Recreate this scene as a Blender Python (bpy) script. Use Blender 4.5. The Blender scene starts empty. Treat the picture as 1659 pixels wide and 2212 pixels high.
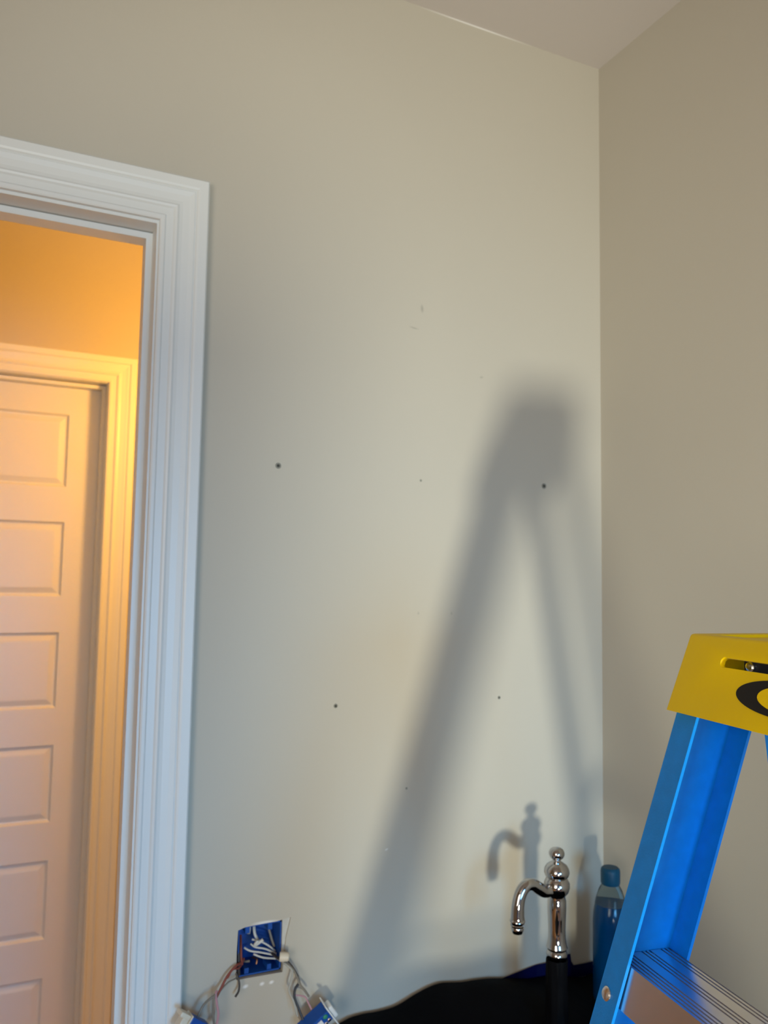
import bpy, bmesh, math, random
from mathutils import Vector, Matrix

random.seed(7)
sc = bpy.context.scene
C = sc.collection
PI = math.pi

# ------------------------------------------------------------------ camera
W_PX, H_PX, F_PX = 1659.0, 2212.0, 1755.4
YAW, PITCH, ROLL = 0.440348, 0.081962, 0.016084
cd = bpy.data.cameras.new('camera')
cam = bpy.data.objects.new('camera', cd)
C.objects.link(cam)
fw = Vector((math.sin(YAW) * math.cos(PITCH), math.cos(YAW) * math.cos(PITCH), math.sin(PITCH)))
r0 = Vector((math.cos(YAW), -math.sin(YAW), 0))
u0 = r0.cross(fw)
rt = r0 * math.cos(ROLL) + u0 * math.sin(ROLL)
up = -r0 * math.sin(ROLL) + u0 * math.cos(ROLL)
cam.matrix_world = Matrix(((rt.x, up.x, -fw.x, 0), (rt.y, up.y, -fw.y, 0), (rt.z, up.z, -fw.z, 1.79), (0, 0, 0, 1)))
cd.sensor_fit = 'VERTICAL'
cd.sensor_height = 36.0
cd.lens = F_PX / H_PX * 36.0
cd.clip_start = 0.02
cd.dof.use_dof = True
cd.dof.focus_distance = 0.85
cd.dof.aperture_fstop = 8.5
sc.camera = cam

BXC = 0.48     # centre of the glass door behind the camera

# ------------------------------------------------------------------ world and light
w = bpy.data.worlds.new('world')
sc.world = w
w.use_nodes = True
w.node_tree.nodes['Background'].inputs[0].default_value = (0.55, 0.68, 0.9, 1)
w.node_tree.nodes['Background'].inputs[1].default_value = 0.3


def lamp(name, kind, loc, aim, energy, color, **kw):
    l = bpy.data.lights.new(name, kind)
    l.energy = energy
    l.color = color
    for k, v in kw.items():
        setattr(l, k, v)
    o = bpy.data.objects.new(name, l)
    C.objects.link(o)
    o.location = loc
    o.rotation_euler = (Vector(aim) - Vector(loc)).to_track_quat('-Z', 'Y').to_euler()
    return o


# low light thrown up from the sun patch on the floor inside the glass door behind the camera
lamp('low_daylight', 'SPOT', (-0.40, -2.64, 0.45), (0.84, 1.5, 2.00), 545, (1.0, 0.985, 0.81),
     shadow_soft_size=0.16, spot_size=math.radians(39), spot_blend=1.0)
# sky seen through the glass door behind the camera
lamp('sky_daylight', 'AREA', (BXC, -2.95, 1.5), (0.45, 1.5, 0.85), 9.8, (0.20, 0.57, 1.0),
     shape='RECTANGLE', size=1.1, size_y=1.1, spread=math.radians(56))
# warm daylight of the room's left window
lamp('left_daylight', 'AREA', (-2.42, -1.95, 1.85), (0.9, 0.3, 2.6), 61, (1.0, 0.90, 0.76),
     shape='RECTANGLE', size=1.8, size_y=1.9)
# warm lamp of the hallway
lamp('hall_lamp', 'POINT', (0.72, 2.12, 2.38), (0, 2, 0), 41, (1.0, 0.45, 0.065), shadow_soft_size=0.07)

sc.view_settings.view_transform = 'Standard'
sc.view_settings.look = 'None'
sc.view_settings.gamma = 1.0
sc.view_settings.use_curve_mapping = False
sc.view_settings.exposure = 0.0


# ------------------------------------------------------------------ materials
def mat(name, col, rough=0.5, metal=0.0, spec=0.5, noise=0.0, nscale=8.0, bump=0.0, bscale=200.0, **extra):
    m = bpy.data.materials.new(name)
    m.use_nodes = True
    nt = m.node_tree
    b = nt.nodes['Principled BSDF']
    b.inputs['Base Color'].default_value = (*col, 1)
    b.inputs['Roughness'].default_value = rough
    b.inputs['Metallic'].default_value = metal
    b.inputs['Specular IOR Level'].default_value = spec
    for k, v in extra.items():
        b.inputs[k.replace('_', ' ')].default_value = v
    tc = nt.nodes.new('ShaderNodeTexCoord')
    if noise:
        n = nt.nodes.new('ShaderNodeTexNoise')
        n.inputs['Scale'].default_value = nscale
        n.inputs['Detail'].default_value = 4
        nt.links.new(tc.outputs['Object'], n.inputs['Vector'])
        mx = nt.nodes.new('ShaderNodeMix')
        mx.data_type = 'RGBA'
        mx.inputs['A'].default_value = (*[c * (1 - noise) for c in col], 1)
        mx.inputs['B'].default_value = (*[min(1, c * (1 + noise)) for c in col], 1)
        nt.links.new(n.outputs['Fac'], mx.inputs['Factor'])
        nt.links.new(mx.outputs['Result'], b.inputs['Base Color'])
    if bump:
        n2 = nt.nodes.new('ShaderNodeTexNoise')
        n2.inputs['Scale'].default_value = bscale
        nt.links.new(tc.outputs['Object'], n2.inputs['Vector'])
        bp = nt.nodes.new('ShaderNodeBump')
        bp.inputs['Strength'].default_value = bump
        bp.inputs['Distance'].default_value = 0.002
        nt.links.new(n2.outputs['Fac'], bp.inputs['Height'])
        nt.links.new(bp.outputs['Normal'], b.inputs['Normal'])
    return m


def wall_paint(name, col, marks=(), caulk=None):
    """flat greige paint with soft roller mottling; marks = smudges (x, z, half width, half height, tilt, colour, strength)"""
    m = mat(name, col, 0.75, spec=0.25, bump=0.10, bscale=260)
    nt = m.node_tree
    b = nt.nodes['Principled BSDF']
    tc = nt.nodes.new('ShaderNodeTexCoord')
    n = nt.nodes.new('ShaderNodeTexNoise')
    n.inputs['Scale'].default_value = 2.2
    n.inputs['Detail'].default_value = 3
    nt.links.new(tc.outputs['Object'], n.inputs['Vector'])
    mx = nt.nodes.new('ShaderNodeMix')
    mx.data_type = 'RGBA'
    mx.inputs['A'].default_value = (*[c * 0.97 for c in col], 1)
    mx.inputs['B'].default_value = (*[c * 1.03 for c in col], 1)
    nt.links.new(n.outputs['Fac'], mx.inputs['Factor'])
    cur = mx.outputs['Result']
    sep = nt.nodes.new('ShaderNodeSeparateXYZ')
    nt.links.new(tc.outputs['Object'], sep.inputs[0])

    def mth(op, a, bb=None):
        nd = nt.nodes.new('ShaderNodeMath')
        nd.operation = op
        for i, v in enumerate((a, bb)):
            if v is None:
                continue
            if isinstance(v, (int, float)):
                nd.inputs[i].default_value = v
            else:
                nt.links.new(v, nd.inputs[i])
        return nd.outputs[0]
    for (x, z, hw, hh, tilt, mc, st) in marks:
        dx = mth('SUBTRACT', sep.outputs[0], x)
        dz = mth('SUBTRACT', sep.outputs[2], z)
        c, s = math.cos(tilt), math.sin(tilt)
        uu = mth('DIVIDE', mth('ADD', mth('MULTIPLY', dx, c), mth('MULTIPLY', dz, s)), hw)
        vv = mth('DIVIDE', mth('SUBTRACT', mth('MULTIPLY', dz, c), mth('MULTIPLY', dx, s)), hh)
        rr = mth('SQRT', mth('ADD', mth('MULTIPLY', uu, uu), mth('MULTIPLY', vv, vv)))
        mr = nt.nodes.new('ShaderNodeMapRange')
        mr.inputs['From Min'].default_value = 1.0
        mr.inputs['From Max'].default_value = 0.3
        mr.inputs['To Min'].default_value = 0
        mr.inputs['To Max'].default_value = st
        nt.links.new(rr, mr.inputs['Value'])
        m2 = nt.nodes.new('ShaderNodeMix')
        m2.data_type = 'RGBA'
        nt.links.new(mr.outputs[0], m2.inputs['Factor'])
        nt.links.new(cur, m2.inputs['A'])
        m2.inputs['B'].default_value = (*mc, 1)
        cur = m2.outputs['Result']
    nt.links.new(cur, b.inputs['Base Color'])
    return m


GREIGE = (0.50, 0.47, 0.405)
PEN = (0.22, 0.21, 0.18)
PLASTER = (0.85, 0.85, 0.84)
M = {}
M['wall'] = wall_paint('greige wall paint', GREIGE)
M['wall_marked'] = wall_paint('greige wall paint with scuffs', GREIGE, [
    (0.789, 2.366, 0.0045, 0.011, 0.1, PEN, 0.45), (0.770, 2.321, 0.014, 0.0022, -0.12, PEN, 0.45),
    (0.9385, 2.235, 0.006, 0.003, 0.2, PEN, 0.4), (0.868, 1.7195, 0.003, 0.0045, 0, PEN, 0.35),
    (0.789, 1.72, 0.003, 0.004, 0, PEN, 0.35),
    (0.443, 1.046, 0.007, 0.0042, 0.2, PLASTER, 0.9), (0.4745, 1.0448, 0.006, 0.0042, 0.2, PLASTER, 0.9),
    (0.4925, 1.0443, 0.006, 0.004, 0.2, PLASTER, 0.9), (0.7243, 1.2536, 0.005, 0.002, 0.4, PLASTER, 0.6),
    (0.478, 1.153, 0.030, 0.004, -0.02, PLASTER, 0.7), (0.92, 3.0425, 0.16, 0.0030, 0, PLASTER, 0.8)])
M['ceiling'] = mat('flat ceiling paint', (0.62, 0.58, 0.56), 0.85, spec=0.2, bump=0.08, bscale=180)
M['trim'] = mat('white semi gloss trim paint', (0.72, 0.74, 0.735), 0.38, spec=0.45)
M['gypsum'] = mat('grey drywall core', (0.55, 0.54, 0.50), 0.9, spec=0.1, noise=0.15, nscale=90)
M['dark'] = mat('dark cavity', (0.06, 0.06, 0.055), 0.9, spec=0.1)
M['yellow'] = mat('yellow moulded plastic', (1.0, 0.71, 0.0), 0.45, spec=0.2, noise=0.03, nscale=30, bump=0.12, bscale=900)
M['black_print'] = mat('matt black plastic', (0.012, 0.012, 0.012), 0.55, spec=0.3)
M['blue'] = mat('blue fibreglass', (0.0, 0.235, 0.80), 0.36, spec=0.4, noise=0.16, nscale=60, bump=0.08, bscale=500)
M['alu'] = mat('mill finish aluminium', (0.80, 0.78, 0.76), 0.27, metal=1.0, noise=0.06, nscale=50)
M['slot_shade'] = mat('slot shade black', (0.006, 0.012, 0.03), 0.5)  # near-black colour stands for the shade inside the cap slot
M['steel'] = mat('zinc plated steel', (0.75, 0.72, 0.68), 0.25, metal=1.0)
M['chrome'] = mat('polished chrome', (0.50, 0.50, 0.51), 0.04, metal=1.0)
M['black_sheet'] = mat('black plastic sheeting', (0.0035, 0.0036, 0.0045), 0.55, spec=0.03, noise=0.4, nscale=14, bump=0.5, bscale=40)
M['blue_sheet'] = mat('dark blue plastic film', (0.002, 0.003, 0.075), 0.45, spec=0.3, bump=0.3, bscale=60)
M['cap_blue'] = mat('teal blue bottle cap', (0.001, 0.062, 0.13), 0.42, spec=0.3)
M['liquid'] = mat('teal blue liquid', (0.0, 0.05, 0.15), 0.12, spec=0.4)
M['box_blue'] = mat('blue box plastic', (0.005, 0.07, 0.34), 0.4, noise=0.2, nscale=40)
M['wire_white'] = mat('white wire insulation', (0.60, 0.60, 0.56), 0.45)
M['wire_grey'] = mat('grey brown wire insulation', (0.20, 0.18, 0.15), 0.5)
M['wire_black'] = mat('black wire insulation', (0.03, 0.027, 0.03), 0.45)
M['wire_red'] = mat('red brown wire insulation', (0.25, 0.06, 0.045), 0.45)
M['wire_pink'] = mat('dusty pink wire insulation', (0.48, 0.26, 0.30), 0.45)
M['wire_beige'] = mat('grey beige wire insulation', (0.36, 0.36, 0.33), 0.5)
M['cream'] = mat('cream plastic', (0.68, 0.62, 0.50), 0.4)
M['brass'] = mat('brass screw', (0.72, 0.62, 0.25), 0.35, metal=1.0)
M['green'] = mat('green ground screw', (0.03, 0.24, 0.16), 0.4)
M['white_plastic'] = mat('white plastic', (0.72, 0.74, 0.75), 0.4)
M['anchor'] = mat('dull grey anchor', (0.24, 0.24, 0.21), 0.7, spec=0.2)
M['copper'] = mat('bare copper', (0.65, 0.32, 0.18), 0.35, metal=1.0)

m = bpy.data.materials.new('clear bottle plastic')
m.use_nodes = True
nb = m.node_tree.nodes['Principled BSDF']
nb.inputs['Base Color'].default_value = (0.62, 0.80, 0.88, 1)
nb.inputs['Roughness'].default_value = 0.06
nb.inputs['IOR'].default_value = 1.15
nb.inputs['Transmission Weight'].default_value = 1.0
M['clear'] = m

# oak boards
m = mat('warm oak floor', (0.42, 0.20, 0.075), 0.4)
nt = m.node_tree
tcn = nt.nodes.new('ShaderNodeTexCoord')
mp = nt.nodes.new('ShaderNodeMapping')
mp.inputs['Scale'].default_value = (14, 1.2, 1)
nz = nt.nodes.new('ShaderNodeTexNoise')
nz.inputs['Scale'].default_value = 4
nz.inputs['Detail'].default_value = 5
cr = nt.nodes.new('ShaderNodeValToRGB')
cr.color_ramp.elements[0].color = (0.46, 0.22, 0.08, 1)
cr.color_ramp.elements[1].color = (0.70, 0.40, 0.18, 1)
nt.links.new(tcn.outputs['Object'], mp.inputs[0])
nt.links.new(mp.outputs[0], nz.inputs['Vector'])
nt.links.new(nz.outputs['Fac'], cr.inputs[0])
nt.links.new(cr.outputs[0], nt.nodes['Principled BSDF'].inputs['Base Color'])
M['floor'] = m


# ------------------------------------------------------------------ helpers
def obj(name, bm, m, parent=None, smooth=False, loc=None):
    me = bpy.data.meshes.new(name)
    bmesh.ops.recalc_face_normals(bm, faces=bm.faces)
    bm.to_mesh(me)
    bm.free()
    me.materials.append(M[m])
    if smooth:
        for p in me.polygons:
            p.use_smooth = True
        try:
            me.set_sharp_from_angle(angle=math.radians(38))
        except Exception:
            pass
    o = bpy.data.objects.new(name, me)
    C.objects.link(o)
    if loc:
        o.location = loc
    if parent:
        o.parent = parent
        o.matrix_parent_inverse = Matrix.Translation(parent.location).inverted() if parent.parent is None else \
            (Matrix.Translation(parent.parent.location)).inverted() if parent.type == 'MESH' else Matrix()
    return o


def thing(name, label, cat, loc, group=None):
    o = bpy.data.objects.new(name, None)
    C.objects.link(o)
    o.location = loc
    o.empty_display_size = 0.05
    o['label'] = label
    o['category'] = cat
    if group:
        o['group'] = group
    return o


def tag(o, label, cat, group=None):
    o['label'] = label
    o['category'] = cat
    if group:
        o['group'] = group
    return o


def struct(name, bm, m, parent=None, smooth=False):
    o = obj(name, bm, m, parent, smooth)
    if parent is None:
        o['kind'] = 'structure'
    return o


def box(bm, a, b, bevel=0.0, seg=2, mtx=None):
    a = Vector(a)
    b = Vector(b)
    vs = [bm.verts.new((x, y, z)) for x in (a.x, b.x) for y in (a.y, b.y) for z in (a.z, b.z)]
    fs = [bm.faces.new([vs[i] for i in f]) for f in
          ((0, 1, 3, 2), (4, 6, 7, 5), (0, 4, 5, 1), (2, 3, 7, 6), (0, 2, 6, 4), (1, 5, 7, 3))]
    out = list(vs)
    if bevel:
        es = list({e for f in fs for e in f.edges})
        r = bmesh.ops.bevel(bm, geom=es, offset=bevel, segments=seg, profile=0.6, affect='EDGES')
        out = list({v for v in r['verts']} | {v for v in vs if v.is_valid})
    if mtx is not None:
        for v in out:
            v.co = mtx @ v.co
    return out


def loft(bm, rings, closed=True, caps=True):
    """rings: list of lists of points with equal length"""
    vr = [[bm.verts.new(p) for p in r] for r in rings]
    n = len(vr[0])
    for i in range(len(vr) - 1):
        for k in range(n if closed else n - 1):
            k2 = (k + 1) % n
            bm.faces.new((vr[i][k], vr[i][k2], vr[i + 1][k2], vr[i + 1][k]))
    if caps and closed:
        bm.faces.new(vr[0])
        bm.faces.new(list(reversed(vr[-1])))
    return vr


def lathe(bm, prof, centre=(0, 0, 0), seg=32, mtx=None):
    c = Vector(centre)
    rings = []
    for r, z in prof:
        ring = []
        for k in range(seg):
            a = 2 * PI * k / seg
            p = Vector((r * math.cos(a), r * math.sin(a), z))
            if mtx is not None:
                p = mtx @ p
            ring.append(c + p)
        rings.append(ring)
    loft(bm, rings)


def catmull(pts, sub=6):
    P = [Vector(p) for p in pts]
    if len(P) < 3:
        return P
    out = []
    for i in range(len(P) - 1):
        p0 = P[max(i - 1, 0)]
        p1, p2 = P[i], P[i + 1]
        p3 = P[min(i + 2, len(P) - 1)]
        for k in range(sub):
            t = k / sub
            out.append(0.5 * ((2 * p1) + (p2 - p0) * t + (2 * p0 - 5 * p1 + 4 * p2 - p3) * t * t + (3 * p1 - p0 - 3 * p2 + p3) * t ** 3))
    out.append(P[-1])
    return out


def tube(bm, pts, rad, seg=10, sub=6):
    P = catmull(pts, sub)
    n = len(P)
    rings = []
    prev = None
    for i, p in enumerate(P):
        t = (P[min(i + 1, n - 1)] - P[max(i - 1, 0)]).normalized()
        if prev is None:
            prev = t.orthogonal().normalized()
        a = (prev - t * prev.dot(t)).normalized()
        prev = a
        b = t.cross(a)
        r = rad(i / (n - 1)) if callable(rad) else rad
        rings.append([p + (a * math.cos(2 * PI * k / seg) + b * math.sin(2 * PI * k / seg)) * r for k in range(seg)])
    loft(bm, rings)


def plate(bm, loops, depth, mtx):
    """filled outline with holes in local XY, pushed to -depth along local Z, then placed by mtx"""
    b2 = bmesh.new()
    for lp in loops:
        vs = [b2.verts.new((x, y, 0)) for x, y in lp]
        for i in range(len(vs)):
            b2.edges.new((vs[i], vs[(i + 1) % len(vs)]))
    bmesh.ops.triangle_fill(b2, use_beauty=True, edges=b2.edges[:], normal=(0, 0, 1))
    r = bmesh.ops.extrude_face_region(b2, geom=b2.faces[:])
    for v in r['geom']:
        if isinstance(v, bmesh.types.BMVert):
            v.co.z -= depth
    me = bpy.data.meshes.new('tmp')
    b2.to_mesh(me)
    b2.free()
    me.transform(mtx)
    bm.from_mesh(me)
    bpy.data.meshes.remove(me)


def rect(x0, y0, x1, y1):
    return [(x0, y0), (x1, y0), (x1, y1), (x0, y1)]


def ellipse(cx, cy, a, b, n=48):
    return [(cx + a * math.cos(2 * PI * k / n), cy + b * math.sin(2 * PI * k / n)) for k in range(n)]


# local XY -> world XZ with the face looking to -Y (local +Z = -Y)
def wall_mtx(y):
    return Matrix(((1, 0, 0, 0), (0, 0, -1, y), (0, 1, 0, 0), (0, 0, 0, 1)))


# ------------------------------------------------------------------ room shell
YB = 1.5            # face of the wall in the photograph
XR = 1.27           # face of the right wall
XL = -2.4
YF = -3.0
ZC = 3.044
YH = 2.812          # far wall of the hallway
DOOR_X1 = 0.237     # inner edge of the casing
DOOR_X0 = DOOR_X1 - 0.83
DOOR_Z = 2.445

CUT = [(0.4255, 1.0605), (0.5135, 1.0585), (0.5155, 1.085), (0.519, 1.12), (0.5275, 1.1545), (0.515, 1.1535), (0.50, 1.1515), (0.478, 1.1515), (0.44, 1.1505), (0.4265, 1.147), (0.425, 1.11)]
bm = bmesh.new()
outer = [(XL, 0), (DOOR_X0 - 0.02, 0), (DOOR_X0 - 0.02, DOOR_Z + 0.02), (DOOR_X1 + 0.02, DOOR_Z + 0.02), (DOOR_X1 + 0.02, 0), (XR, 0), (XR, ZC), (XL, ZC)]
plate(bm, [outer, CUT], 0.0127, wall_mtx(YB))
plate(bm, [outer], 0.0127, wall_mtx(YB + 0.1073))
wall_back = struct('wall_back', bm, 'wall_marked')

bm = bmesh.new()
box(bm, (XR, YF, 0), (XR + 0.1, YB, ZC))
struct('wall_right', bm, 'wall')
# local XY -> world YZ with the face looking to +X
side_mtx = Matrix(((0, 0, 1, XL), (1, 0, 0, 0), (0, 1, 0, 0), (0, 0, 0, 1)))
bm = bmesh.new()
plate(bm, [rect(YF, 0, YB, ZC), rect(-2.90, 0.85, -1.0, 2.85)], 0.1, side_mtx)
struct('wall_left', bm, 'wall')
bm = bmesh.new()
plate(bm, [rect(-2.97, 0.78, -0.93, 2.92), rect(-2.88, 0.87, -1.02, 2.83)], -0.018, side_mtx)
struct('window_1', bm, 'trim')
bm = bmesh.new()
DX0, DX1 = BXC - 0.62, BXC + 0.62
plate(bm, [[(XL, 0), (DX0, 0), (DX0, 2.15), (DX1, 2.15), (DX1, 0), (XR, 0), (XR, ZC), (XL, ZC)]], -0.12, wall_mtx(YF))
struct('wall_front', bm, 'wall')
bm = bmesh.new()
box(bm, (XL - 0.1, YF - 0.12, -0.1), (XR + 0.1, YH + 0.12, 0))
struct('floor', bm, 'floor')
bm = bmesh.new()
box(bm, (XL - 0.1, YF - 0.12, ZC), (XR + 0.1, YB + 0.12, ZC + 0.1))
struct('ceiling', bm, 'ceiling')

# unseen half-height block, added to keep the low spot off the left side and hall
bm = bmesh.new()
box(bm, (-1.00, -1.20, 0), (-0.080, -1.08, 1.17))
struct('shade_block', bm, 'wall')

# glazed door opening behind the camera: frame only
bm = bmesh.new()
for a, b in (((DX0, YF - 0.10, 0), (DX0 + 0.07, YF - 0.02, 2.15)), ((DX1 - 0.07, YF - 0.10, 0), (DX1, YF - 0.02, 2.15)),
             ((DX0 + 0.07, YF - 0.10, 2.08), (DX1 - 0.07, YF - 0.02, 2.15)), ((DX0 + 0.07, YF - 0.10, 0), (DX1 - 0.07, YF - 0.02, 0.06))):
    box(bm, a, b)
struct('door_2', bm, 'trim')

# hallway
bm = bmesh.new()
HX0, HX1, HZ = -0.50, 0.3015, 2.436
plate(bm, [[(-1.6, 0), (HX0, 0), (HX0, HZ), (HX1, HZ), (HX1, 0), (1.9, 0), (1.9, ZC), (-1.6, ZC)]], 0.10, wall_mtx(YH))
struct('wall_hall_back', bm, 'wall')
bm = bmesh.new()
box(bm, (1.9, YB + 0.12, 0), (2.0, YH + 0.1, ZC))
struct('wall_hall_right', bm, 'wall')
bm = bmesh.new()
box(bm, (-1.7, YB + 0.12, 0), (-1.6, YH + 0.1, ZC))
struct('wall_hall_left', bm, 'wall')
bm = bmesh.new()
box(bm, (-1.7, YB + 0.12, ZC), (2.0, YH + 0.12, ZC + 0.1))
struct('ceiling_hall', bm, 'ceiling')
bm = bmesh.new()
box(bm, (XR + 0.1, YB + 0.10, -0.1), (2.0, YH + 0.12, 0))
struct('floor_hall', bm, 'floor')
bm = bmesh.new()
box(bm, (XR, YB + 0.1073, 0), (2.0, YB + 0.12, ZC))
struct('wall_hall_front', bm, 'wall')

# ------------------------------------------------------------------ door casings
PROFILE = [(0, 0), (0, 0.0085), (0.003, 0.0105), (0.008, 0.0110), (0.011, 0.0090), (0.020, 0.0092), (0.0235, 0.0095),
           (0.0265, 0.0128), (0.0300, 0.0142), (0.0340, 0.0120), (0.0400, 0.0112), (0.0520, 0.0124), (0.0610, 0.0145),
           (0.0640, 0.0132), (0.0665, 0.0165), (0.0700, 0.0180), (0.0850, 0.0180), (0.0880, 0.0150), (0.0880, 0)]


def casing(bm, x0, x1, zt, y, sgn=-1, prof=PROFILE):
    rings = [[], [], [], []]
    for u, t in prof:
        yy = y + sgn * t
        rings[0].append((x0 - u, yy, 0))
        rings[1].append((x0 - u, yy, zt + u))
        rings[2].append((x1 + u, yy, zt + u))
        rings[3].append((x1 + u, yy, 0))
    loft(bm, rings)


def jamb(bm, x0, x1, zt, y0, y1, t=0.019):
    loft(bm, [[(x0, y0, 0), (x0, y1, 0), (x0 - t, y1, 0), (x0 - t, y0, 0)],
              [(x0, y0, zt), (x0, y1, zt), (x0 - t, y1, zt + t), (x0 - t, y0, zt + t)],
              [(x1, y0, zt), (x1, y1, zt), (x1 + t, y1, zt + t), (x1 + t, y0, zt + t)],
              [(x1, y0, 0), (x1, y1, 0), (x1 + t, y1, 0), (x1 + t, y0, 0)]])


bm = bmesh.new()
casing(bm, DOOR_X0, DOOR_X1, DOOR_Z, YB)
trim1 = struct('trim_1', bm, 'trim')
bm = bmesh.new()
jamb(bm, DOOR_X0 + 0.004, DOOR_X1 - 0.004, DOOR_Z - 0.006, YB, YB + 0.12)
obj('jamb', bm, 'trim', trim1)
bm = bmesh.new()
jamb(bm, DOOR_X0 + 0.016, DOOR_X1 - 0.016, DOOR_Z - 0.020, YB + 0.045, YB + 0.082, t=0.0119)
obj('stop', bm, 'trim', trim1)
bm = bmesh.new()
casing(bm, DOOR_X0, DOOR_X1, DOOR_Z, YB + 0.12, 1)
obj('hall_side_casing', bm, 'trim', trim1)

bm = bmesh.new()
casing(bm, HX0, HX1, HZ - 0.008, YH)
trim2 = struct('trim_2', bm, 'trim')
bm = bmesh.new()
jamb(bm, HX0 + 0.004, HX1 - 0.003, HZ - 0.010, YH, YH + 0.12, t=0.015)
obj('jamb', bm, 'trim', trim2)
bm = bmesh.new()
jamb(bm, HX0 + 0.016, HX1 - 0.015, HZ - 0.024, YH + 0.04, YH + 0.078, t=0.0119)
obj('stop', bm, 'trim', trim2)

# hall door, six horizontal raised panels
YD = YH + 0.0785
PX0, PX1 = HX0 + 0.112, 0.1888
tops = [2.322, 1.9605, 1.598, 1.2355, 0.872, 0.5085]
PH = 0.245
bm = bmesh.new()
dx0, dx1, dz = HX0 + 0.006, HX1 - 0.005, HZ - 0.014
plate(bm, [rect(dx0, 0.008, dx1, dz)] + [rect(PX0, t - PH, PX1, t) for t in tops], 0.035, wall_mtx(YD))
door = struct('door_1', bm, 'trim')
for t in tops:
    bm = bmesh.new()
    rings = []
    for ins, dep in ((0, 0.0), (0.007, 0.009), (0.011, 0.0095), (0.026, 0.003), (0.030, 0.0022)):
        rings.append([(PX0 + ins, YD + dep, t - PH + ins), (PX1 - ins, YD + dep, t - PH + ins),
                      (PX1 - ins, YD + dep, t - ins), (PX0 + ins, YD + dep, t - ins)])
    vr = loft(bm, rings, caps=False)
    bm.faces.new(list(reversed(vr[-1])))
    back = [bm.verts.new((x, YD + 0.03, z)) for x, z in rect(PX0, t - PH, PX1, t)]
    for k in range(4):
        bm.faces.new((vr[0][k], vr[0][(k + 1) % 4], back[(k + 1) % 4], back[k]))
    bm.faces.new(back)
    obj('panel', bm, 'trim', door)

# ------------------------------------------------------------------ counter (under the plastic)
CT = 0.915
CX0 = 0.60
bm = bmesh.new()
box(bm, (CX0 + 0.01, 0.93, 0.0), (XR - 0.001, YB - 0.001, CT - 0.04))
box(bm, (CX0, 0.88, CT - 0.04), (XR - 0.001, YB - 0.001, CT - 0.012))
counter = struct('counter_block', bm, 'trim')

# ------------------------------------------------------------------ step ladder
TH = math.radians(8.4)
A = Vector((math.sin(TH), math.cos(TH), 0))      # along the cap, towards the far rail
N = Vector((-math.cos(TH), math.sin(TH), 0))     # climbing side
F0 = Vector((0.667, 0.648, 1.7375))              # far upper front corner of the cap
F0 = Vector((0.6663, 0.6477, 1.7375))
ZT = F0.z
SPL = 0.08
LEN = 0.30


def LP(a, n, drop):
    """ladder point: a along the cap from the far end (negative = nearer), n to the climbing side, drop below the cap top"""
    return F0 + A * a + N * n + Vector((0, 0, -drop))


lad = thing('step_ladder', 'blue fibreglass step ladder with a yellow top cap, standing in front of the right wall', 'ladder', (LP(-LEN / 2, 0.1, 0).x, LP(-LEN / 2, 0.1, 0).y, 0))


def evaluated_boolean(base_bm, cutters, name):
    def tmp(b):
        me = bpy.data.meshes.new('tmp')
        bmesh.ops.recalc_face_normals(b, faces=b.faces)
        b.to_mesh(me)
        b.free()
        o = bpy.data.objects.new('tmp', me)
        C.objects.link(o)
        return o
    o = tmp(base_bm)
    cs = [tmp(b) for b in cutters]
    for c in cs:
        md = o.modifiers.new('b', 'BOOLEAN')
        md.operation = 'DIFFERENCE'
        md.solver = 'EXACT'
        md.object = c
    bpy.context.view_layer.update()
    me = bpy.data.meshes.new_from_object(o.evaluated_get(bpy.context.evaluated_depsgraph_get()))
    me.name = name
    for x in [o] + cs:
        d = x.data
        bpy.data.objects.remove(x)
        bpy.data.meshes.remove(d)
    return me


CAPH = 0.0795
CAPD = 0.125
FS = 0.34      # front slope of the cap


def cap_ring(a0, a1, drop, inset, rear_s=0.20):
    f = FS * drop - inset
    r = -CAPD - rear_s * drop + inset
    e = SPL * drop - inset
    return [LP(e, f, drop), LP(e, r, drop), LP(-LEN - e, r, drop), LP(-LEN - e, f, drop)]


bm = bmesh.new()
loft(bm, [cap_ring(0, 0, 0, 0), cap_ring(0, 0, CAPH, 0)])
bmesh.ops.bevel(bm, geom=[e for e in bm.edges if not all(abs(v.co.z - (ZT - CAPH)) < 1e-5 for v in e.verts)], offset=0.0035, segments=3, profile=0.5, affect='EDGES')
c1 = bmesh.new()
loft(c1, [cap_ring(0, 0, 0.0045, 0.0035), cap_ring(0, 0, CAPH + 0.01, 0.0035)])
# slot across the front
c2 = bmesh.new()


def front(a, d, out):
    """point on the sloping front face of the cap: a along, d measured down the slope, out = proud of it"""
    k = 1 / math.sqrt(1 + FS * FS)
    dr = d * k
    nn = Vector((N.x, N.y, FS)).normalized()
    return LP(a, FS * dr, dr) + nn * out


sl = []
for k in range(9):
    an = PI / 2 + PI * k / 8
    sl.append((-0.0635 - 0.0045 * math.cos(an) * -1, 0.0255 + 0.0048 * math.sin(an)))
sl = [(-0.0640, 0.0207), (-0.0618, 0.0213), (-0.0600, 0.0235), (-0.0600, 0.0275), (-0.0618, 0.0297), (-0.0640, 0.0303), (-0.236, 0.0303), (-0.238, 0.0297), (-0.240, 0.0275), (-0.240, 0.0235), (-0.238, 0.0213), (-0.236, 0.0207)]
loft(c2, [[front(a, d, 0.02) for a, d in sl], [front(a, d, -0.02) for a, d in sl]])
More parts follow.
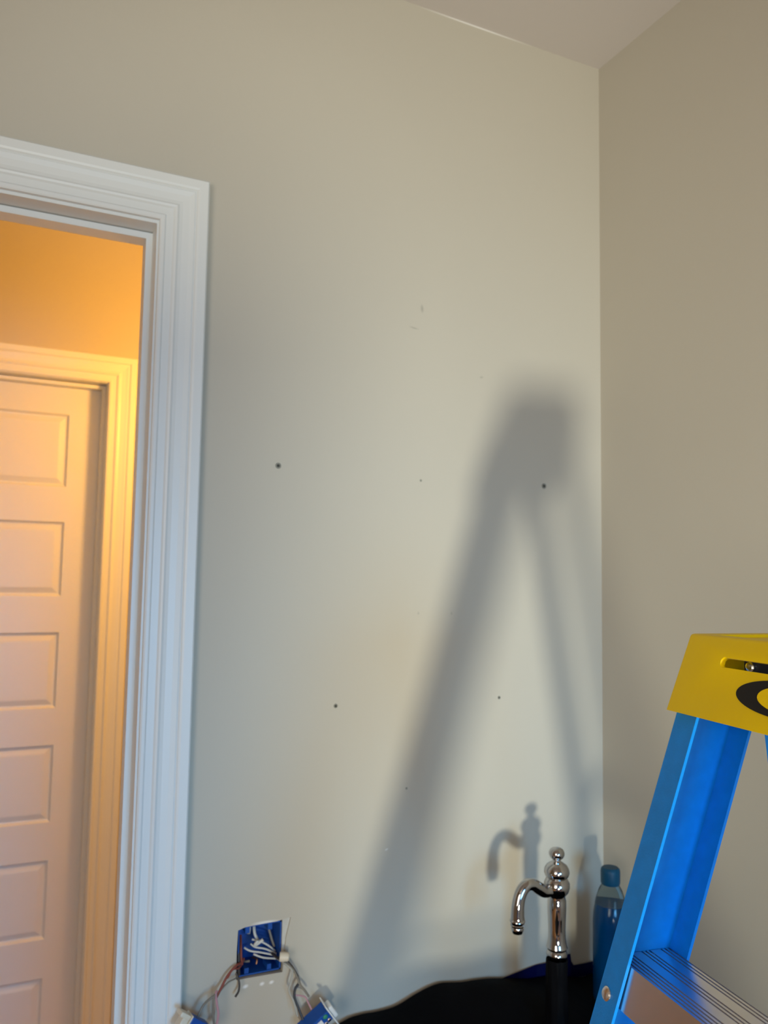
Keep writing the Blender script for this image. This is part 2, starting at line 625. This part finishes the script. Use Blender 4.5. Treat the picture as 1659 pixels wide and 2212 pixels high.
# shallow scoop leading into the slot's end
c3 = bmesh.new()
sc_ = [(-0.0555, 0.0255)]
lathe(c3, [(0.0001, -0.004), (0.0045, -0.0035), (0.0075, 0.0), (0.009, 0.006)], (0, 0, 0), 20)
nn = Vector((N.x, N.y, FS)).normalized()
rot = nn.to_track_quat('Z', 'Y').to_matrix().to_4x4()
for v in c3.verts:
    v.co = front(-0.0625, 0.0255, 0.0022) + (rot @ v.co)
# tool tray in the top
c4 = bmesh.new()
loft(c4, [[LP(a, n, -0.01) for a, n in ((-0.02, -0.012), (-0.02, -CAPD + 0.012), (-LEN + 0.02, -CAPD + 0.012), (-LEN + 0.02, -0.012))],
          [LP(a, n, 0.003) for a, n in ((-0.024, -0.016), (-0.024, -CAPD + 0.016), (-LEN + 0.024, -CAPD + 0.016), (-LEN + 0.024, -0.016))]])
me = evaluated_boolean(bm, [c1, c2, c3, c4], 'top_cap')
b2 = bmesh.new()
b2.from_mesh(me)
cap = obj('top_cap', b2, 'yellow', lad, smooth=True)
cap['label'] = 'yellow moulded top cap with a long slot'

# oval emblem on the cap front: black ring with a raised yellow middle
k = 1 / math.sqrt(1 + FS * FS)
ex = -A
ey = (Vector((N.x, N.y, 0)) * FS - Vector((0, 0, 1))).normalized()   # down the slope
ez = nn
org = front(0, 0, 0)
em = Matrix(((ex.x, ey.x, ez.x, org.x), (ex.y, ey.y, ez.y, org.y), (ex.z, ey.z, ez.z, org.z), (0, 0, 0, 1)))
bm = bmesh.new()
plate(bm, [ellipse(0.150, 0.0517, 0.0605, 0.0168, 72), ellipse(0.150, 0.0517, 0.0335, 0.0118, 72)], 0.0022, em @ Matrix.Translation((0, 0, 0.0012)))
o = obj('oval_emblem', bm, 'black_print', lad)
o['label'] = 'black oval ring emblem'
bm = bmesh.new()
plate(bm, [ellipse(0.150, 0.0517, 0.0330, 0.0114, 72)], 0.0022, em @ Matrix.Translation((0, 0, 0.0014)))
obj('emblem_middle', bm, 'yellow', lad)


def nf(drop):
    return 0.016 + 0.290 * (drop - 0.083)


WEB = 0.073
FL = 0.0315
TK = 0.0035
BASE = ZT


def front_rail(side):
    """C section; side=+1 far rail, -1 near rail"""
    def ring(drop):
        wo = (-0.0045 + SPL * drop)
        def q(t, n):            # t: distance from the web's outer face towards the other rail
            a = (wo - t) if side > 0 else (-LEN - wo + t)
            return LP(a, nf(drop) - n, drop)
        return [q(0, 0), q(FL, 0), q(FL, TK), q(TK, TK), q(TK, WEB - TK), q(FL, WEB - TK), q(FL, WEB), q(0, WEB)]
    b = bmesh.new()
    loft(b, [ring(0.042), ring(BASE)])
    return b


def rear_rail(side):
    def ring(drop):
        wo = (-0.012 + 0.075 * drop)
        def q(t, n):
            a = (wo - t) if side > 0 else (-LEN - wo + t)
            return LP(a, -0.0850 - 0.185 * (drop - 0.08) - n, drop)
        return [q(0, 0), q(0.022, 0), q(0.022, 0.003), q(0.003, 0.003), q(0.003, 0.037), q(0.022, 0.037), q(0.022, 0.040), q(0, 0.040)]
    b = bmesh.new()
    loft(b, [ring(0.006), ring(BASE)])
    return b


rails = []
for s in (1, -1):
    rails.append(obj('front_rail', front_rail(s), 'blue', lad))
for s in (1, -1):
    obj('rear_rail', rear_rail(s), 'blue', lad)

drops = [0.326 + 0.3048 * i for i in range(5)]


def dome(bm, p, nrm, r, h=0.35):
    q = Vector(nrm).normalized().to_track_quat('Z', 'Y').to_matrix().to_4x4()
    lathe(bm, [(r, 0), (r * 0.98, r * h * 0.35), (r * 0.8, r * h * 0.75), (r * 0.45, r * h * 0.95), (0.0002, r * h)], p, 20, q)


for d in drops:
    wo = -0.0045 + SPL * d - TK - 0.0008
    n0 = nf(d) - TK - 0.0010
    n1 = nf(d) - WEB + TK + 0.0010
    prof = []
    R = 14
    wd = (n0 - n1)
    for i in range(R):
        x0 = n0 - wd * i / R
        x1 = n0 - wd * (i + 0.55) / R
        x2 = n0 - wd * (i + 0.60) / R
        x3 = n0 - wd * (i + 0.95) / R
        flat = 0.25 <= i / R < 0.42 or 0.62 <= i / R < 0.75
        lo = 0.0 if flat else 0.0016
        prof += [(x0, 0.0), (x1, 0.0), (x2, lo), (x3, lo)]
    prof.append((n1, 0.0))
    prof += [(n1 - 0.0, 0.030), (n1 + 0.0022, 0.030), (n1 + 0.0022, 0.0035), (n0 - 0.0022, 0.0035), (n0 + 0.0088, 0.040), (n0 + 0.0110, 0.040)]
    rings = []
    for e in (wo, -LEN - wo):
        rings.append([LP(e, x, d + z) for x, z in prof])
    bm = bmesh.new()
    loft(bm, rings)
    st = obj('step', bm, 'alu', lad)
    # rivet heads on the front lip and through the rail flange
    for e in (wo - 0.055, -LEN - wo + 0.055):
        bm = bmesh.new()
        dome(bm, LP(e, n0 + 0.0075, d + 0.0225), Vector((N.x, N.y, 0.27)), 0.0085, 0.6)
        obj('bolt', bm, 'steel', st)
    for s in (1, -1):
        a = (-0.0045 + SPL * (d + 0.033) - 0.0135)
        a = a if s > 0 else -LEN - a
        bm = bmesh.new()
        dome(bm, LP(a, nf(d + 0.033) + 0.0003, d + 0.033), Vector((N.x, N.y, 0.29)), 0.0070, 0.4)
        obj('rivet', bm, 'steel', lad)

# bolt inside the cap, seen through the slot
bm = bmesh.new()
dome(bm, LP(-0.0735, -0.0135, 0.0275), N, 0.0052, 0.7)
obj('hinge_bolt', bm, 'steel', lad)
bm = bmesh.new()
loft(bm, [[LP(a, n, d) for a, n in ((-0.064, -0.014), (-0.064, -0.017), (-0.150, -0.017), (-0.150, -0.014))] for d in (0.0075, 0.075)])
obj('slot_shade_plate', bm, 'slot_shade', lad)  # dark plate added behind the slot as painted interior shade

# rear cross bars and spreaders
for d in (0.62, 1.06, 1.50):
    wo = -0.012 + 0.075 * d
    n = -0.0850 - 0.185 * (d - 0.08) - 0.020
    bm = bmesh.new()
    loft(bm, [[LP(e, n + dx, d + dz_) for dx, dz_ in ((-0.012, 0), (0.012, 0), (0.012, 0.022), (-0.012, 0.022))] for e in (wo - 0.004, -LEN - wo + 0.004)])
    obj('cross_bar', bm, 'alu', lad)
for s in (1, -1):
    d = 0.86
    a0 = -0.0045 + SPL * d - 0.036
    a1 = -0.012 + 0.075 * d - 0.026
    if s < 0:
        a0, a1 = -LEN - a0, -LEN - a1
    p0 = LP(a0, nf(d) - 0.02, d)
    p1 = LP(a1, -0.0850 - 0.185 * (d - 0.08) - 0.02, d)
    bm = bmesh.new()
    hw, hh = A * 0.0015, Vector((0, 0, 0.010))
    loft(bm, [[p - hw - hh, p + hw - hh, p + hw + hh, p - hw + hh] for p in (p0, p1)])
    obj('spreader', bm, 'steel', lad)

# ------------------------------------------------------------------ black plastic sheet over the counter
random.seed(3)
WALLZ = [(0.585, 0.935), (0.6282, 0.950), (0.6471, 0.9536), (0.6856, 0.957), (0.7348, 0.9625), (0.7854, 0.970), (0.8481, 0.977),
         (0.913, 0.975), (1.003, 0.9625), (1.0972, 0.946), (1.2083, 0.930), (1.262, 0.927)]


def wz(x):
    if x <= WALLZ[0][0]:
        return WALLZ[0][1]
    for (xa, za), (xb, zb) in zip(WALLZ, WALLZ[1:]):
        if x <= xb:
            t = (x - xa) / (xb - xa)
            t = t * t * (3 - 2 * t) * 0.5 + t * 0.5
            return za + (zb - za) * t
    return WALLZ[-1][1]


FX, FY = 1.0110, 1.33


def sheet_z(x, y):
    back = max(0.0, min(1.0, (y - 1.30) / 0.18))
    back = back * back * (3 - 2 * back)
    z = CT + 0.004
    z += (wz(x) - CT - 0.004) * back
    z += 0.004 * math.sin(23 * x + 9 * y) * math.sin(17 * y - 6 * x) + 0.003 * math.sin(41 * x - 13 * y)
    z += 0.010 * math.exp(-((x - 0.86) / 0.09) ** 2 - ((y - 1.18) / 0.05) ** 2)
    return max(z, CT - 0.004)


def sheet_p(u, v):
    # u across, v from the wall (0) to the hanging front edge (1); both edges fold down
    x = CX0 - 0.012 + u * (XR - 0.006 - CX0 + 0.012)
    L = v * 0.86
    y = YB - 0.012 - L
    yf = 0.868
    if y >= yf:
        p = Vector((x, y, sheet_z(x, y)))
    else:
        over = yf - y
        p = Vector((x, yf - 0.008 * math.sin(over * 30) - min(over, 0.01), sheet_z(x, yf) - over + 0.004))
        p.y += 0.006 * math.sin(x * 38) - 0.004
    return p


bm = bmesh.new()
NU, NV = 72, 76
gv = [[bm.verts.new(sheet_p(i / NU, j / NV)) for i in range(NU + 1)] for j in range(NV + 1)]
for j in range(NV):
    for i in range(NU):
        bm.faces.new((gv[j][i], gv[j][i + 1], gv[j + 1][i + 1], gv[j + 1][i]))
# fold over the left end of the counter
prev = [gv[j][0] for j in range(NV + 1)]
for dz_ in (0.012, 0.06, 0.16):
    cur = []
    for j in range(NV + 1):
        c = gv[j][0].co
        cur.append(bm.verts.new((CX0 - 0.018 + 0.005 * math.sin(j * 0.5), c.y, min(c.z, sheet_z(CX0, max(c.y, 0.87))) - dz_ - 0.002 * math.sin(j * 0.9) if c.y > 0.875 else c.z - 0.001)))
    if dz_ != 0.012 or True:
        for j in range(NV):
            if gv[j + 1][0].co.y > 0.875:
                bm.faces.new((prev[j], prev[j + 1], cur[j + 1], cur[j]))
    prev = cur
bmesh.ops.delete(bm, geom=[f for f in bm.faces if f.calc_center_median().z > 0.85 and (f.calc_center_median().xy - Vector((FX, FY))).length < 0.030], context='FACES')
for v in [v for v in bm.verts if not v.link_faces]:
    bm.verts.remove(v)
sheet = obj('plastic_sheet', bm, 'black_sheet', None, smooth=True)
tag(sheet, 'black plastic sheet draped over the counter in the corner', 'sheet')
# gathered collar of sheeting around the faucet's foot
bm = bmesh.new()
prof = []
rings = []
for r, z in ((0.060, CT + 0.006), (0.034, CT + 0.016), (0.0225, CT + 0.036), (0.0205, CT + 0.075), (0.0200, CT + 0.115), (0.0203, CT + 0.146), (0.0195, CT + 0.1500)):
    ring = []
    for k in range(36):
        a = 2 * PI * k / 36
        rr = r * (1 + 0.05 * math.sin(7 * a + z * 40) + 0.03 * math.sin(11 * a))
        ring.append((FX + rr * math.cos(a), FY + rr * math.sin(a), z))
    rings.append(ring)
loft(bm, rings, caps=False)
o = obj('gathered_collar', bm, 'black_sheet', sheet, smooth=True)

# ------------------------------------------------------------------ blue film standing against the wall behind the faucet
bm = bmesh.new()
TOPS = [(0.965, 0.9600), (0.9801, 0.9660), (1.0261, 0.9735), (1.0732, 0.9780), (1.1093, 0.9785), (1.135, 0.9775), (1.145, 0.9790),
        (1.1522, 0.9862), (1.1634, 0.9843), (1.166, 0.968), (1.172, 0.9590), (1.1959, 0.9592), (1.2342, 0.9591), (1.262, 0.9585)]
rows = []
for x, zt in TOPS:
    x, zt = min(x * 1.0091, 1.266), zt - 0.0072
    yy = 1.4935 + 0.0022 * math.sin(x * 60)
    base = 0.925
    rows.append([bm.verts.new((x, yy + 0.001, zt)), bm.verts.new((x, yy, (zt + base) / 2)), bm.verts.new((x, yy + 0.001, base))])
for a, b in zip(rows, rows[1:]):
    for k in range(2):
        bm.faces.new((a[k], b[k], b[k + 1], a[k + 1]))
bmesh.ops.solidify(bm, geom=bm.faces[:], thickness=0.0012)
tag(obj('blue_film', bm, 'blue_sheet', None), 'strip of dark blue plastic film along the wall behind the faucet', 'film')

# ------------------------------------------------------------------ faucet
fa = thing('faucet', 'polished chrome bar faucet with a curved spout and ball finial on the covered counter', 'faucet', (FX, FY, CT + 0.005))
bm = bmesh.new()
lathe(bm, [(0.0001, CT + 0.004), (0.0165, CT + 0.004), (0.0165, 1.066), (0.0190, 1.069), (0.0205, 1.0735), (0.0190, 1.0785), (0.0170, 1.081), (0.0190, 1.0835), (0.0205, 1.0865),
           (0.0190, 1.0905), (0.0180, 1.096), (0.0168, 1.105), (0.0165, 1.120), (0.0172, 1.140), (0.0180, 1.160), (0.0178, 1.174), (0.0160, 1.181), (0.0170, 1.1835),
           (0.0225, 1.1900), (0.0250, 1.1985), (0.0248, 1.2065), (0.0210, 1.2140), (0.0188, 1.2165)], (FX, FY, 0), 40)
obj('body', bm, 'chrome', fa, smooth=True)
bm = bmesh.new()
lathe(bm, [(0.0185, 1.2165), (0.0225, 1.2195), (0.0246, 1.2260), (0.0238, 1.2330), (0.0195, 1.2400), (0.0120, 1.2450), (0.0080, 1.2475), (0.0070, 1.2495), (0.0085, 1.2505)], (FX, FY, 0), 40)
obj('dome', bm, 'chrome', fa, smooth=True)
bm = bmesh.new()
lathe(bm, [(0.0060, 1.2490), (0.0090, 1.2510), (0.0130, 1.2545), (0.0152, 1.2600), (0.0150, 1.2640), (0.0125, 1.2690), (0.0080, 1.2722), (0.0001, 1.2738)], (FX, FY, 0), 32)
obj('finial', bm, 'chrome', fa, smooth=True)
bm = bmesh.new()
SY = 1.325
tube(bm, [(1.0010, FY, 1.2010), (0.9900, 1.328, 1.1965), (0.9785, 1.327, 1.1965), (0.9661, SY, 1.2035), (0.9521, SY, 1.2125), (0.9393, SY, 1.2140), (0.9290, SY, 1.2080), (0.9212, SY, 1.1955), (0.9172, SY, 1.1800), (0.9160, SY, 1.1650), (0.9160, SY, 1.1560)],
     lambda t: 0.0135 - 0.0022 * math.sin(t * PI), 20, 8)
obj('spout', bm, 'chrome', fa, smooth=True)
bm = bmesh.new()
lathe(bm, [(0.0115, 1.1600), (0.0122, 1.1560), (0.0145, 1.1540), (0.0150, 1.1515), (0.0135, 1.1490), (0.0125, 1.1460), (0.0135, 1.1445), (0.0130, 1.1425), (0.0115, 1.1410), (0.0122, 1.1395), (0.0115, 1.1340), (0.0095, 1.1295), (0.0085, 1.1295), (0.0085, 1.1350), (0.0001, 1.1350)], (0.9160, SY, 0), 28)
obj('aerator', bm, 'chrome', fa, smooth=True)

# ------------------------------------------------------------------ bottle
BX, BY = 1.185, 1.378
bo = thing('bottle', 'clear bottle of teal liquid with blue screw cap, behind the ladder', 'bottle', (BX, BY, CT + 0.012))
Z0 = CT + 0.012
bm = bmesh.new()
lathe(bm, [(0.0001, Z0), (0.030, Z0), (0.0355, Z0 + 0.006), (0.0365, Z0 + 0.02), (0.0365, Z0 + 0.160), (0.0350, Z0 + 0.180), (0.0305, Z0 + 0.205), (0.0235, Z0 + 0.226), (0.0165, Z0 + 0.238), (0.0160, Z0 + 0.2415)], (BX, BY, 0), 40)
obj('body', bm, 'clear', bo, smooth=True)
bm = bmesh.new()
lathe(bm, [(0.0001, Z0 + 0.003), (0.029, Z0 + 0.003), (0.0345, Z0 + 0.009), (0.0355, Z0 + 0.02), (0.0355, Z0 + 0.160), (0.0345, Z0 + 0.178), (0.0315, Z0 + 0.197), (0.0310, Z0 + 0.198), (0.0001, Z0 + 0.198)], (BX, BY, 0), 40)
obj('liquid', bm, 'liquid', bo, smooth=True)
bm = bmesh.new()
prof = [(0.0001, Z0 + 0.2365), (0.0185, Z0 + 0.2365), (0.0198, Z0 + 0.240), (0.0200, Z0 + 0.262), (0.0190, Z0 + 0.2675), (0.0160, Z0 + 0.2705), (0.0001, Z0 + 0.2710)]
lathe(bm, prof, (BX, BY, 0), 48)
for v in bm.verts:
    d = Vector((v.co.x - BX, v.co.y - BY))
    if 0.0195 < d.length:
        k = round(math.atan2(d.y, d.x) / (2 * PI) * 48)
        f = 1.0 if k % 2 else 0.975
        v.co.x, v.co.y = BX + d.x * f, BY + d.y * f
obj('screw_cap', bm, 'cap_blue', bo, smooth=True)

bm = bmesh.new()
plate(bm, [[(0.5122, 1.0800), (0.5160, 1.0850), (0.5195, 1.1200), (0.5280, 1.1550), (0.5122, 1.1525)]], 0.006, wall_mtx(YB + 0.004))
obj('drywall_edge', bm, 'gypsum', wall_back)

# ------------------------------------------------------------------ cut-out with blue electrical box
eb = thing('electrical_box', 'open blue electrical box with loose wires in a ragged cut-out of the wall', 'electrical box', (0.472, YB + 0.01, 1.105))
bm = bmesh.new()
x0, x1, z0, z1 = 0.4290, 0.5115, 1.0615, 1.1490
yf, yk = YB + 0.007, YB + 0.075
T = 0.0025
for a, b in (((x0, yf, z0), (x0 + T, yk, z1)), ((x1 - T, yf, z0), (x1, yk, z1)), ((x0, yf, z0), (x1, yk, z0 + T)), ((x0, yf, z1 - T), (x1, yk, z1)), ((x0, yk - T, z0), (x1, yk, z1))):
    box(bm, a, b)
# screw posts and cable clamps moulded inside
for xx in (0.447, 0.490):
    box(bm, (xx - 0.004, yf + 0.002, z1 - 0.014), (xx + 0.004, yf + 0.03, z1 - T))
    box(bm, (xx - 0.004, yf + 0.002, z0 + T), (xx + 0.004, yf + 0.03, z0 + 0.012))
shell = obj('box_shell', bm, 'box_blue', eb)


def wire(pts, r, m, parent, name='wire', seg=8):
    b = bmesh.new()
    tube(b, pts, r, seg, 6)
    return obj(name, b, m, parent, smooth=True)


wire([(0.4677, 1.545, 1.1440), (0.4680, 1.540, 1.1350), (0.4690, 1.535, 1.1206), (0.4748, 1.532, 1.1087)], 0.0028, 'wire_white', eb)
wire([(0.4600, 1.548, 1.1430), (0.4590, 1.540, 1.1320), (0.4560, 1.534, 1.1240)], 0.0036, 'wire_white', eb)
wire([(0.4920, 1.548, 1.1440), (0.4930, 1.542, 1.1370), (0.4970, 1.538, 1.1245), (0.5020, 1.535, 1.1065), (0.5060, 1.530, 1.0930)], 0.0024, 'wire_grey', eb)
wire([(0.5066, 1.526, 1.0867), (0.4950, 1.524, 1.0980), (0.4809, 1.528, 1.1066), (0.4627, 1.532, 1.1130)], 0.0018, 'wire_white', eb)
wire([(0.5075, 1.522, 1.0839), (0.4857, 1.520, 1.0965), (0.4676, 1.524, 1.1013), (0.4600, 1.530, 1.1060)], 0.0018, 'wire_white', eb)
wire([(0.5061, 1.518, 1.0823), (0.4753, 1.516, 1.0937), (0.4560, 1.518, 1.0990), (0.4460, 1.524, 1.1040)], 0.0018, 'wire_white', eb)
wire([(0.5045, 1.516, 1.0777), (0.4800, 1.514, 1.0845), (0.4618, 1.516, 1.0930)], 0.0018, 'wire_white', eb)
wire([(0.4748, 1.526, 1.1087), (0.4700, 1.520, 1.1125), (0.4660, 1.522, 1.1060), (0.4800, 1.518, 1.1150)], 0.0032, 'wire_white', eb)
wire([(0.4400, 1.530, 1.1250), (0.4370, 1.515, 1.1100), (0.4360, 1.508, 1.0950), (0.4360, 1.500, 1.0852)], 0.0022, 'wire_red', eb)
wire([(0.4330, 1.535, 1.1380), (0.4320, 1.515, 1.1150), (0.4310, 1.506, 1.0950), (0.4300, 1.500, 1.0800), (0.4290, 1.494, 1.0700)], 0.0026, 'wire_black', eb)
wire([(0.4500, 1.540, 1.0760), (0.4480, 1.525, 1.0790), (0.4560, 1.520, 1.0800)], 0.0022, 'wire_grey', eb)
wire([(0.4660, 1.535, 1.0790), (0.4700, 1.522, 1.0800), (0.4680, 1.518, 1.0730)], 0.0020, 'copper', eb)
o = wire([(0.4244, 1.496, 1.0746), (0.4283, 1.489, 1.0603), (0.4261, 1.484, 1.0488), (0.4196, 1.482, 1.0405)], 0.0019, 'wire_black', eb, 'cut_wire_end')
# wire nut
bm = bmesh.new()
q = Vector((-0.95, 0.35, 0.05)).normalized().to_track_quat('Z', 'Y').to_matrix().to_4x4()
lathe(bm, [(0.0001, -0.009), (0.0050, -0.0088), (0.0072, -0.007), (0.0082, -0.002), (0.0086, 0.004), (0.0080, 0.009), (0.0062, 0.009), (0.0058, 0.004), (0.0001, 0.003)], (0.5105, 1.4815, 1.0940), 24, q)
o = obj('wire_nut', bm, 'cream', eb, smooth=True)
o['label'] = 'cream wire nut'

# ------------------------------------------------------------------ two switches hanging by their wires
def rotm(loc, rx, ry, rz):
    from mathutils import Euler
    return Matrix.Translation(loc) @ Euler((rx, ry, rz)).to_matrix().to_4x4()


sw = thing('light_switch', 'loose blue and cream switch hanging from wires beside the white door casing', 'switch', (0.345, 1.455, 1.005))
mt = rotm((0.3435, 1.4545, 1.0210), 0.0, 0.62, 0.15)
bm = bmesh.new()
box(bm, (-0.019, -0.011, -0.011), (0.019, 0.011, 0.012), 0.002, 2, mt)
obj('switch_body', bm, 'box_blue', sw)
bm = bmesh.new()
box(bm, (-0.0215, -0.0115, -0.030), (-0.0190, 0.0115, 0.013), 0, 2, mt)
box(bm, (-0.034, -0.0085, -0.020), (-0.0215, 0.0085, 0.004), 0.002, 2, mt)
obj('paddle', bm, 'cream', sw)
bm = bmesh.new()
box(bm, (-0.042, -0.010, 0.0035), (-0.0215, 0.010, 0.0115), 0.0025, 2, mt)
obj('mounting_strap', bm, 'cream', sw)
bm = bmesh.new()
dome(bm, mt @ Vector((0.007, -0.0111, 0.000)), mt.to_3x3() @ Vector((0, -1, 0)), 0.0042, 0.5)
obj('terminal_screw', bm, 'brass', sw)
wire([(0.4420, 1.512, 1.0900), (0.4360, 1.503, 1.0880), (0.4223, 1.492, 1.0893), (0.4082, 1.486, 1.0808), (0.3985, 1.482, 1.0699), (0.3881, 1.478, 1.0545), (0.3833, 1.475, 1.0491)], 0.0022, 'wire_red', sw)
wire([(0.4400, 1.510, 1.0850), (0.4300, 1.498, 1.0820), (0.4150, 1.489, 1.0850), (0.4060, 1.483, 1.0770), (0.4010, 1.4815, 1.0745), (0.3950, 1.4785, 1.0650), (0.3840, 1.473, 1.0540)], 0.0017, 'wire_red', sw)
wire([(0.3840, 1.474, 1.0560), (0.3790, 1.472, 1.0550), (0.3678, 1.470, 1.0504), (0.3582, 1.466, 1.0446), (0.3498, 1.462, 1.0324), (0.3470, 1.458, 1.0270)], 0.0021, 'wire_grey', sw)
wire([(0.3850, 1.475, 1.0590), (0.3794, 1.471, 1.0560), (0.3766, 1.468, 1.0455), (0.3764, 1.466, 1.0262), (0.3780, 1.464, 1.0089), (0.3700, 1.460, 1.0020), (0.3590, 1.457, 1.0060)], 0.0020, 'wire_grey', sw)
wire([(0.3850, 1.475, 1.0600), (0.3815, 1.472, 1.0579), (0.3841, 1.470, 1.0402), (0.3863, 1.468, 1.0242), (0.3827, 1.466, 1.0079), (0.3720, 1.462, 0.9990), (0.3580, 1.457, 1.0050)], 0.0020, 'wire_pink', sw)
wire([(0.4290, 1.505, 1.0720), (0.4224, 1.490, 1.0692), (0.4072, 1.482, 1.0688), (0.3950, 1.478, 1.0617), (0.3837, 1.475, 1.0513)], 0.0013, 'wire_grey', sw)

s2 = thing('light_switch', 'loose blue and white switch hanging from black wires above the black sheet', 'switch', (0.565, 1.45, 0.970))
mt = rotm((0.5650, 1.4560, 0.9830), 0.30, -0.62, -0.10)
bm = bmesh.new()
box(bm, (-0.031, -0.014, -0.012), (0.026, 0.014, 0.012), 0.002, 2, mt)
obj('switch_body', bm, 'box_blue', s2)
bm = bmesh.new()
box(bm, (-0.026, -0.0150, -0.0045), (0.009, -0.0136, 0.0070), 0, 2, mt)
o = obj('white_sticker', bm, 'white_plastic', s2)
bm = bmesh.new()
box(bm, (0.0262, -0.013, -0.034), (0.0285, 0.013, 0.022), 0, 2, mt)
box(bm, (0.0285, -0.009, -0.020), (0.037, 0.009, 0.010), 0.0025, 2, mt)
obj('mounting_strap', bm, 'white_plastic', s2)
bm = bmesh.new()
dome(bm, mt @ Vector((0.0175, -0.0141, 0.0065)), mt.to_3x3() @ Vector((0, -1, 0)), 0.0046, 0.6)
obj('ground_screw', bm, 'green', s2)
for xx, zz in ((0.020, -0.006), (0.012, -0.008)):
    bm = bmesh.new()
    dome(bm, mt @ Vector((xx, -0.0141, zz)), mt.to_3x3() @ Vector((0, -1, 0)), 0.0036, 0.6)
    obj('terminal_screw', bm, 'steel', s2)
wire([(0.4960, 1.512, 1.0900), (0.5040, 1.492, 1.0869), (0.5167, 1.485, 1.0825), (0.5269, 1.482, 1.0709), (0.5363, 1.480, 1.0544), (0.5384, 1.479, 1.0442), (0.5314, 1.477, 1.0357), (0.5290, 1.475, 1.0231), (0.5349, 1.470, 1.0056), (0.5425, 1.464, 0.9850)], 0.0024, 'wire_black', s2)
wire([(0.5000, 1.512, 1.0860), (0.5151, 1.484, 1.0808), (0.5275, 1.479, 1.0685), (0.5360, 1.477, 1.0510), (0.5372, 1.476, 1.0440)], 0.0020, 'wire_grey', s2)
wire([(0.5010, 1.510, 1.0840), (0.5131, 1.482, 1.0800), (0.5243, 1.477, 1.0685), (0.5215, 1.475, 1.0510), (0.5181, 1.474, 1.0355), (0.5257, 1.470, 1.0178), (0.5330, 1.466, 0.9920)], 0.0020, 'wire_beige', s2)
wire([(0.5365, 1.480, 1.0560), (0.5402, 1.476, 1.0413), (0.5477, 1.473, 1.0317), (0.5562, 1.472, 1.0194)], 0.0021, 'wire_grey', s2, 'cut_wire_end')
wire([(0.5316, 1.477, 1.0240), (0.5416, 1.477, 1.0214), (0.5508, 1.476, 1.0172), (0.5556, 1.473, 1.0079), (0.5641, 1.466, 0.9900)], 0.0015, 'wire_pink', s2)

# ------------------------------------------------------------------ anchors and holes left in the wall
def anchor(x, z, r, label, name='wall_anchor'):
    t = thing(name, label, 'wall anchor', (x, YB, z), 'screw anchors left in the wall')
    q = Matrix.Rotation(PI / 2, 4, 'X')      # local +Z -> -Y
    b = bmesh.new()
    lathe(b, [(r, -0.004), (r, 0.0006), (r * 0.9, 0.0012), (r * 0.62, 0.0012), (r * 0.5, 0.0004), (r * 0.5, -0.004)], (x, YB, z), 20, q)
    obj('collar', b, 'anchor', t, smooth=True)
    b = bmesh.new()
    lathe(b, [(0.0001, 0.0003), (r * 0.5, 0.0003), (r * 0.5, -0.004), (0.0001, -0.004)], (x, YB, z), 16, q)
    obj('hole', b, 'dark', t)


anchor(0.4788, 2.0048, 0.0058, 'grey screw anchor in the wall, upper one nearest the door casing')
anchor(1.1060, 2.0049, 0.0062, 'grey screw anchor in the wall, upper one nearest the corner')
anchor(0.6089, 1.5404, 0.0042, 'small grey screw anchor in the wall, lower left of the four')
anchor(0.9880, 1.5387, 0.0034, 'smallest screw anchor in the wall, lower right of the four')


def pin(x, z, r, label):
    b = bmesh.new()
    lathe(b, [(0.0001, 0.0004), (r, 0.0004), (r, -0.004), (0.0001, -0.004)], (x, YB, z), 14, Matrix.Rotation(PI / 2, 4, 'X'))
    tag(obj('nail_hole', b, 'anchor', None), label, 'nail hole', 'nail holes in the wall')


pin(0.7910, 1.9967, 0.0026, 'tiny nail hole midway between the two upper screw anchors')
pin(0.7669, 1.3683, 0.0024, 'tiny nail hole low on the wall, left of the faucet')

bpy.context.view_layer.update()
